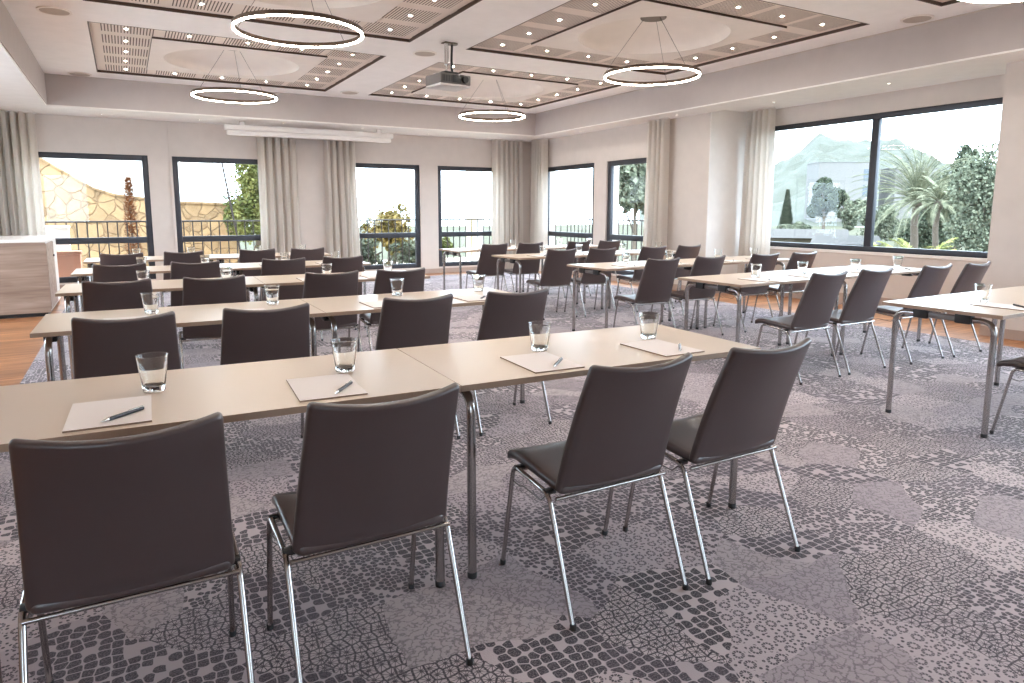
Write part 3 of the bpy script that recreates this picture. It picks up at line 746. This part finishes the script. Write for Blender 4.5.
# rubble garden wall with sloping top, white building wall behind it
sw = thing('garden_wall', 'yellow rubble stone garden wall outside the two left windows', 'wall', (0, 18, -.10))
prof = [(-5.0, 5.0), (-1.6, 2.56), (-.56, 1.86), (-.15, 1.72), (1.0, 1.57), (2.45, 1.52)]
bm = bm_new()
f0 = [bm.verts.new((x, 0, z)) for x, z in [(-5, 0)] + prof + [(2.45, 0)]]; f1 = [bm.verts.new((v.co.x, .45, v.co.z)) for v in f0]
bm.faces.new(f0); bm.faces.new(list(reversed(f1)))
for a in range(len(f0)): bm.faces.new((f0[a], f0[(a + 1) % len(f0)], f1[(a + 1) % len(f0)], f1[a]))
obj('masonry', bm, M['stone'], sw, smooth=False)
bm = bm_new()
for (xa, za), (xb, zb) in zip(prof, prof[1:]):
    v = [bm.verts.new(q) for q in ((xa, -.04, za), (xb, -.04, zb), (xb, .49, zb), (xa, .49, za), (xa, -.04, za + .05), (xb, -.04, zb + .05), (xb, .49, zb + .05), (xa, .49, za + .05))]
    for q in ((0, 1, 2, 3), (7, 6, 5, 4), (0, 4, 5, 1), (1, 5, 6, 2), (2, 6, 7, 3), (3, 7, 4, 0)): bm.faces.new([v[i] for i in q])
obj('coping', bm, M['stone'], sw, smooth=False)
hs = thing('house', 'white plastered house behind the stone garden wall', 'building', (-2, 24, -2.3))
bm = bm_new(); add_box(bm, -6, 4.6, 0, 5, 0, 6.2); obj('facade', bm, M['plaster'], hs, smooth=False)
bm = bm_new(); add_box(bm, -6.3, 4.9, -.3, 5.3, 6.2, 6.4); obj('roof', bm, M['rooftile'], hs, smooth=False)
gp = thing('pole', 'thin leaning dark pole beside the leafy tree in the second window', 'pole', (1.88, 16.4, -.1))
bm = bm_new(); add_tube(bm, [(.42, 0, 0), (0, 0, 2.9)], .022, 8); obj('shaft', bm, M['iron'], gp)
bx_ = thing('storage_box', 'white box on the terrace against the railing in the first window', 'box', (-1.02, 14.1, -.1))
bm = bm_new(); add_box(bm, -.17, .17, -.12, .12, .0, 1.10, .006); obj('body', bm, M['white'], bx_)
bm = bm_new(); add_box(bm, -.185, .185, -.135, .135, 1.10, 1.14, .006); obj('lid', bm, M['white'], bx_)
pl = thing('planter', 'terracotta planter on the terrace low in the first window', 'planter', (-.86, 13.75, -.1))
bm = bm_new(); add_box(bm, -.17, .17, -.12, .12, 0, .66, .015); obj('pot', bm, M['terracotta'], pl)
bm = bm_new(); add_box(bm, -.19, .19, -.14, .14, .66, .72, .01); obj('rim', bm, M['terracotta'], pl)
# side wing with a pale post, seen through the fourth and sixth windows
ps = thing('post', 'pale cream pillar with grey edge outside the fourth window', 'pillar', (9.85, 20, -2.3))
bm = bm_new(); add_box(bm, -.17, .03, -.15, .15, 0, 7.5); obj('shaft', bm, M['cream'], ps, smooth=False)
bm = bm_new(); add_box(bm, .03, .30, -.12, .12, 0, 7.5); obj('grey_edge', bm, M['grey2'], ps, smooth=False)
cw = thing('pillar', 'cream plastered pillar at the left side of the sixth window', 'pillar', (13.9, 18.0, -2.3))
bm = bm_new(); add_box(bm, -.28, .26, .0, .5, 0, 8.0); obj('shaft', bm, M['cream'], cw, smooth=False)
bm = bm_new(); add_box(bm, -.36, .34, -.08, .58, 8.0, 8.3); obj('cap', bm, M['rooftile'], cw, smooth=False)

def leaves(bm, c, rad, n, size, rnd, shell=.55, clumps=14):
    cs = []
    for _ in range(clumps):
        v = Vector((rnd.gauss(0, 1), rnd.gauss(0, 1), rnd.gauss(0, 1))).normalized() * rnd.uniform(.2, .85)
        cs.append((Vector((v.x * rad[0], v.y * rad[1], v.z * rad[2])), rnd.uniform(.28, .5)))
    for _ in range(n):
        cc, k = rnd.choice(cs)
        v = Vector((rnd.gauss(0, 1), rnd.gauss(0, 1), rnd.gauss(0, 1))).normalized() * rnd.uniform(shell, 1.0) * k
        p = Vector(c) + cc + Vector((v.x * rad[0], v.y * rad[1], v.z * rad[2]))
        a = Vector((rnd.gauss(0, 1), rnd.gauss(0, 1), rnd.gauss(0, .7))).normalized(); b = a.orthogonal().normalized()
        b.rotate(Matrix.Rotation(rnd.uniform(0, 6.28), 3, a)); w = a.cross(b) * size * .42; l = b * size * rnd.uniform(.7, 1.2); f = a * size * .12
        q = [bm.verts.new(p - l * .5), bm.verts.new(p + w + f), bm.verts.new(p + l * .5), bm.verts.new(p - w + f)]
        bm.faces.new((q[0], q[1], q[2])); bm.faces.new((q[0], q[2], q[3]))
def tree(name, label, cat, loc, rad, zc, mat, n, size, seed, group=None, trunk=.12, clumps=14):
    rnd = random.Random(seed); t = thing(name, label, cat, loc, 0, group)
    bm = bm_new(); leaves(bm, (0, 0, zc), rad, n, size, rnd, clumps=clumps); obj('foliage', bm, M[mat], t, smooth=False, recalc=False)
    bm = bm_new(); add_tube(bm, [(0, 0, 0), (.03 * zc, .02 * zc, zc * .5), (0, .03 * zc, zc + rad[2] * .4)], [trunk, trunk * .75, trunk * .3], 8)
    for k in range(5):
        a = k * 1.3 + seed; add_tube(bm, [(.02 * zc, .02 * zc, zc * (.5 + .08 * k)), (rad[0] * .6 * cos(a), rad[1] * .6 * sin(a), zc + rad[2] * (.05 + .1 * k))], [trunk * .4, trunk * .15], 6)
    obj('trunk', bm, M['bark'], t); return t
tree('leafy_tree', 'bushy green tree at the right side of the second window', 'tree', (2.75, 17.2, -.1), (.78, .7, 1.25), 1.75, 'leaf_a', 8000, .085, 3, clumps=22)
tree('leafy_shrub', 'tall yellow-green shrub at the left side of the third window', 'shrub', (4.72, 16.9, -.1), (.40, .36, .95), 1.1, 'leaf_b', 1500, .12, 4)
tree('leafy_shrub', 'wide green shrub behind the railing in the middle of the third window', 'shrub', (5.85, 16.6, -.1), (.62, .55, .80), .85, 'leaf_b', 2600, .12, 5, clumps=20)
tree('leafy_shrub', 'low grey-green shrub by the railing under the third window', 'shrub', (6.1, 15.4, -.1), (.9, .4, .36), .34, 'leaf_c', 1600, .10, 6, clumps=18)
tree('leafy_shrub', 'low grey-green shrub at the left corner of the third window', 'shrub', (4.75, 15.3, -.1), (.7, .4, .38), .36, 'leaf_c', 1300, .10, 16, clumps=18)
tree('leafy_shrub', 'small green shrub low at the left edge of the fourth window', 'shrub', (7.0, 16.0, -.1), (.36, .3, .34), .45, 'leaf_a', 900, .10, 8)
tree('leafy_tree', 'pale grey-green tree seen through the sixth window', 'tree', (21.5, 26, -2.3), (1.9, 1.8, 2.4), 5.0, 'leaf_c', 2600, .34, 9)
# slender dry conifer in front of the stone wall
cn = thing('conifer', 'slender reddish brown conifer in front of the stone wall', 'tree', (.12, 16.5, -.1)); rnd = random.Random(11)
bm = bm_new()
for _ in range(1900):
    z = rnd.uniform(.1, 2.05); r = .17 * (1 - (z / 2.1)) ** .6 * rnd.uniform(.4, 1.1) + .01; a = rnd.uniform(0, 6.28)
    p = Vector((r * cos(a), r * sin(a), z)); d = Vector((cos(a), sin(a), rnd.uniform(.3, 1.2))).normalized() * .07; s = Vector((-sin(a), cos(a), 0)) * .016
    q = [bm.verts.new(p), bm.verts.new(p + d * .5 + s), bm.verts.new(p + d), bm.verts.new(p + d * .5 - s)]
    bm.faces.new((q[0], q[1], q[2])); bm.faces.new((q[0], q[2], q[3]))
obj('foliage', bm, M['dry'], cn, smooth=False, recalc=False)
bm = bm_new(); add_tube(bm, [(0, 0, 0), (0, 0, 1.9)], [.04, .01], 8); obj('trunk', bm, M['bark'], cn)

# ------------------------------------------------------------------ outside right: palms, trees, sheds, buildings, hill
def frond(bm, base, az, el, L, droop, nl, lw, rnd, leaf=.45):
    p = Vector(base); pts = [p.copy()]; e = el; n = 12
    for k in range(n):
        p = p + Vector((cos(az) * cos(e), sin(az) * cos(e), sin(e))) * (L / n); pts.append(p.copy()); e -= droop / n * (1 + 1.2 * k / n)
    add_tube(bm, pts, [.035 * (1 - i / (n + 1)) + .006 for i in range(n + 1)], 5)
    side = Vector((-sin(az), cos(az), 0))
    for k in range(nl):
        f = .12 + .86 * k / nl; i = min(int(f * n), n - 1); q = pts[i].lerp(pts[i + 1], f * n - i); d = (pts[i + 1] - pts[i]).normalized()
        ll = leaf * (math.sin(pi * min(1, f * .9 + .12)) * .8 + .25)
        for s in (-1, 1):
            tip = q + (side * s * .75 + d * .75 + Vector((0, 0, -.18 + rnd.uniform(-.15, .15)))).normalized() * ll
            w = d * lw; m_ = q.lerp(tip, .5) + Vector((0, 0, .04))
            a, b, c, e_ = bm.verts.new(q - w), bm.verts.new(q + w), bm.verts.new(m_ + w * .9), bm.verts.new(tip); g = bm.verts.new(m_ - w * .9)
            bm.faces.new((a, b, c, g)); bm.faces.new((g, c, e_))
def palm(label, loc, h, L, nf, seed, mat='palm', tr=.22, lo=-.3, hi=1.55, droop=.85, lw=.014, leaf=.5, group='palm trees'):
    rnd = random.Random(seed); t = thing('palm_tree', label, 'palm', loc, 0, group)
    bm = bm_new()
    if h > .3:
        pts = [(.05 * sin(k), .05 * cos(k), h * k / 8) for k in range(9)]
        add_tube(bm, pts, [tr * (1.15 - .25 * k / 8 + (.03 if k % 2 else 0)) for k in range(9)], 12)
    add_lathe(bm, [(0, h - .35), (tr * 1.5, h - .2), (tr * 1.7, h + .05), (tr * .9, h + .3), (0, h + .4)], 12)
    obj('trunk', bm, M['bark'], t)
    for k in range(nf):
        u = (k + .5) / nf; el = lo + (hi - lo) * u ** .8 + rnd.uniform(-.12, .12); az = k * 2.39996 + rnd.uniform(-.2, .2)
        bm = bm_new(); frond(bm, (0, 0, h + .15), az, el, L * rnd.uniform(.85, 1.08), droop * rnd.uniform(.8, 1.2), 34, lw, rnd, leaf)
        obj('frond', bm, M[mat], t, smooth=False, recalc=False)
palm('large date palm with wide grey-green crown in the bay window', (45.2, 26.15, -2.3), 4.1, 4.7, 96, 21)
palm('smaller palm right of the large date palm, pale slim trunk', (37.15, 20.35, -2.3), 3.9, 1.9, 34, 22, tr=.14, leaf=.32, lo=-.7, hi=1.4)
palm('low palm with yellow-green fronds at the bottom middle of the bay window', (24.05, 13.7, -2.3), .9, 2.1, 34, 23, 'palm_low', tr=.2, lo=.0, hi=1.5, leaf=.4)
palm('low palm with yellow-green fronds right of the window mullion', (25.9, 16.4, -2.3), 1.0, 1.7, 26, 24, 'palm_low', tr=.2, lo=.0, hi=1.5, leaf=.36)
tree('broadleaf_tree', 'tall grey-green broadleaf tree at right end of the bay window', 'tree', (33.85, 16.45, -2.3), (1.45, 1.5, 3.0), 3.7, 'leaf_c', 9000, .17, 31, trunk=.2, clumps=30)
tree('broadleaf_tree', 'darker broadleaf tree behind the smaller palm', 'tree', (54.9, 28.7, -2.3), (2.9, 2.5, 3.4), 3.6, 'leaf_d', 8000, .24, 32, trunk=.2, clumps=26)
tree('broadleaf_tree', 'lower dark shrub mass between the palms', 'tree', (63.0, 35.4, -2.3), (3.4, 2.6, 1.9), 2.0, 'leaf_d', 6000, .28, 33, trunk=.15, clumps=26)
tree('broadleaf_tree', 'pale broadleaf tree left behind the large date palm', 'tree', (65.5, 41.4, -2.3), (2.4, 2.0, 2.0), 2.2, 'leaf_c', 5000, .28, 36, trunk=.15, clumps=22)
tree('broadleaf_tree', 'slim dark tree standing above the others right of the palm crown', 'tree', (85.0, 43.8, -2.3), (1.4, 1.4, 3.2), 8.4, 'leaf_d', 2600, .36, 34, trunk=.12)
tree('broadleaf_tree', 'grey leafy tree in the left pane of the bay window above the shed roofs', 'tree', (67.5, 49.15, -2.3), (1.9, 1.8, 2.3), 4.7, 'leaf_d', 9000, .36, 75, trunk=.2)
tree('broadleaf_tree', 'small pale tree right of the grey leafy tree, before the white building', 'tree', (75.3, 51.6, -2.3), (2.2, 1.9, 2.2), 3.6, 'leaf_c', 3600, .36, 37, trunk=.2)
tree('broadleaf_tree', 'low bushes along the sheds at left of the bay window', 'tree', (60.2, 47.6, -2.3), (2.6, 1.3, .9), 1.7, 'leaf_c', 4000, .3, 38, trunk=.2)
ct = thing('conifer', 'dark conical cypress at the left of the bay window', 'tree', (75.6, 60.6, -2.3)); rnd = random.Random(41)
bm = bm_new()
for _ in range(5200):
    z = rnd.uniform(.3, 6.1); r = 1.1 * (1 - z / 6.3) * rnd.uniform(.6, 1.05); a = rnd.uniform(0, 6.28)
    p = Vector((r * cos(a), r * sin(a), z)); d = Vector((cos(a), sin(a), rnd.uniform(.8, 1.6))).normalized() * .32; s = Vector((-sin(a), cos(a), 0)) * .07
    q = [bm.verts.new(p), bm.verts.new(p + d * .5 + s), bm.verts.new(p + d), bm.verts.new(p + d * .5 - s)]
    bm.faces.new((q[0], q[1], q[2])); bm.faces.new((q[0], q[2], q[3]))
obj('foliage', bm, M['leaf_d'], ct, smooth=False, recalc=False)
bm = bm_new(); add_tube(bm, [(0, 0, 0), (0, 0, 5.6)], [.16, .03], 8); obj('trunk', bm, M['bark'], ct)

def house(name, label, loc, rz, w, d, h, over, rise, wm, rm, wins=(), group=None):
    t = thing(name, label, 'building', loc, rz, group)
    bm = bm_new(); add_box(bm, -w / 2, w / 2, 0, d, 0, h); obj('facade', bm, M[wm], t, smooth=False)
    bm = bm_new()
    v = [bm.verts.new(q) for q in ((-w / 2 - over, -over, h), (w / 2 + over, -over, h), (w / 2 + over, d + over, h), (-w / 2 - over, d + over, h), (-w / 2 - over * .5, d / 2, h + rise), (w / 2 + over * .5, d / 2, h + rise))]
    for q in ((0, 1, 5, 4), (2, 3, 4, 5), (1, 2, 5), (3, 0, 4), (3, 2, 1, 0)): bm.faces.new([v[i] for i in q])
    obj('roof', bm, M[rm], t, smooth=False)
    for x0, x1, z0, z1 in wins:
        bm = bm_new(); add_box(bm, x0, x1, -.06, .02, z0, z1); obj('window', bm, M['winglass'], t, smooth=False)
    return t
rz_b = -(pi / 2 - .60) + pi / 2 - .55
house('shed', 'low shed with long pale roof at bottom left of the bay window', (52.5, 40.4, -2.9), -.95, 7.2, 4.5, 1.75, .35, .75, 'shedwall', 'rooftile', [(-1.6, -1.2, .1, 1.2), (1.2, 1.8, .7, 1.2)], 'sheds')
house('shed', 'low shed with pale roof left of the window mullion', (45.9, 31.5, -2.9), -.95, 4.0, 3.0, 1.75, .4, .6, 'shedwall', 'rooftile', [(-1.4, -.9, .2, 1.1), (.6, 1.6, .5, 1.1)], 'sheds')
house('apartment_building', 'pale flat-roofed building in the left pane of the bay window', (146.5, 101.0, -2.3), -.60, 13.5, 8, 14.6, .15, .3, 'farwall', 'farwall', [(3.4, 5.6, 6.8, 9.4), (3.4, 5.6, 10.4, 13.0), (-4.8, -3.4, 4.0, 5.4)], 'far buildings')
house('apartment_building', 'pale building just behind the left of the palm crown', (158.0, 92.0, -2.3), -.60, 9, 8, 13.2, .15, .3, 'farwall', 'farwall', [(-2, -.6, 8, 9.6), (1, 2.4, 8, 9.6)], 'far buildings')
# wooded hill
from mathutils import noise
bm = bm_new(); NA, NR = 150, 60; g = []
def ridge(az):
    a = math.degrees(az); k = [(40, 14), (49, 22), (51, 32), (53.3, 45), (55, 42), (57, 38), (59, 39), (62, 26), (68, 20), (80, 16)]
    for (x0, z0), (x1, z1) in zip(k, k[1:]):
        if x0 <= a <= x1: return z0 + (z1 - z0) * (a - x0) / (x1 - x0)
    return 14
for i in range(NA + 1):
    az = radians(40 + 40 * i / NA); line = []
    for j in range(NR + 1):
        d = 170 + 290 * j / NR; x, y = d * sin(az), d * cos(az); f = j / NR
        z = -2.3 + ridge(az) * min(1, f * 1.15) ** 1.1 + noise.noise(Vector((x, y, 0)) * .11) * 4.5 * min(1, f * 4) + noise.noise(Vector((x, y, 3)) * .035) * 5 * f
        line.append(bm.verts.new((x, y, z)))
    g.append(line)
for i in range(NA):
    for j in range(NR): bm.faces.new((g[i][j], g[i + 1][j], g[i + 1][j + 1], g[i][j + 1]))
struct('hillside', bm, M['hill'], smooth=True)
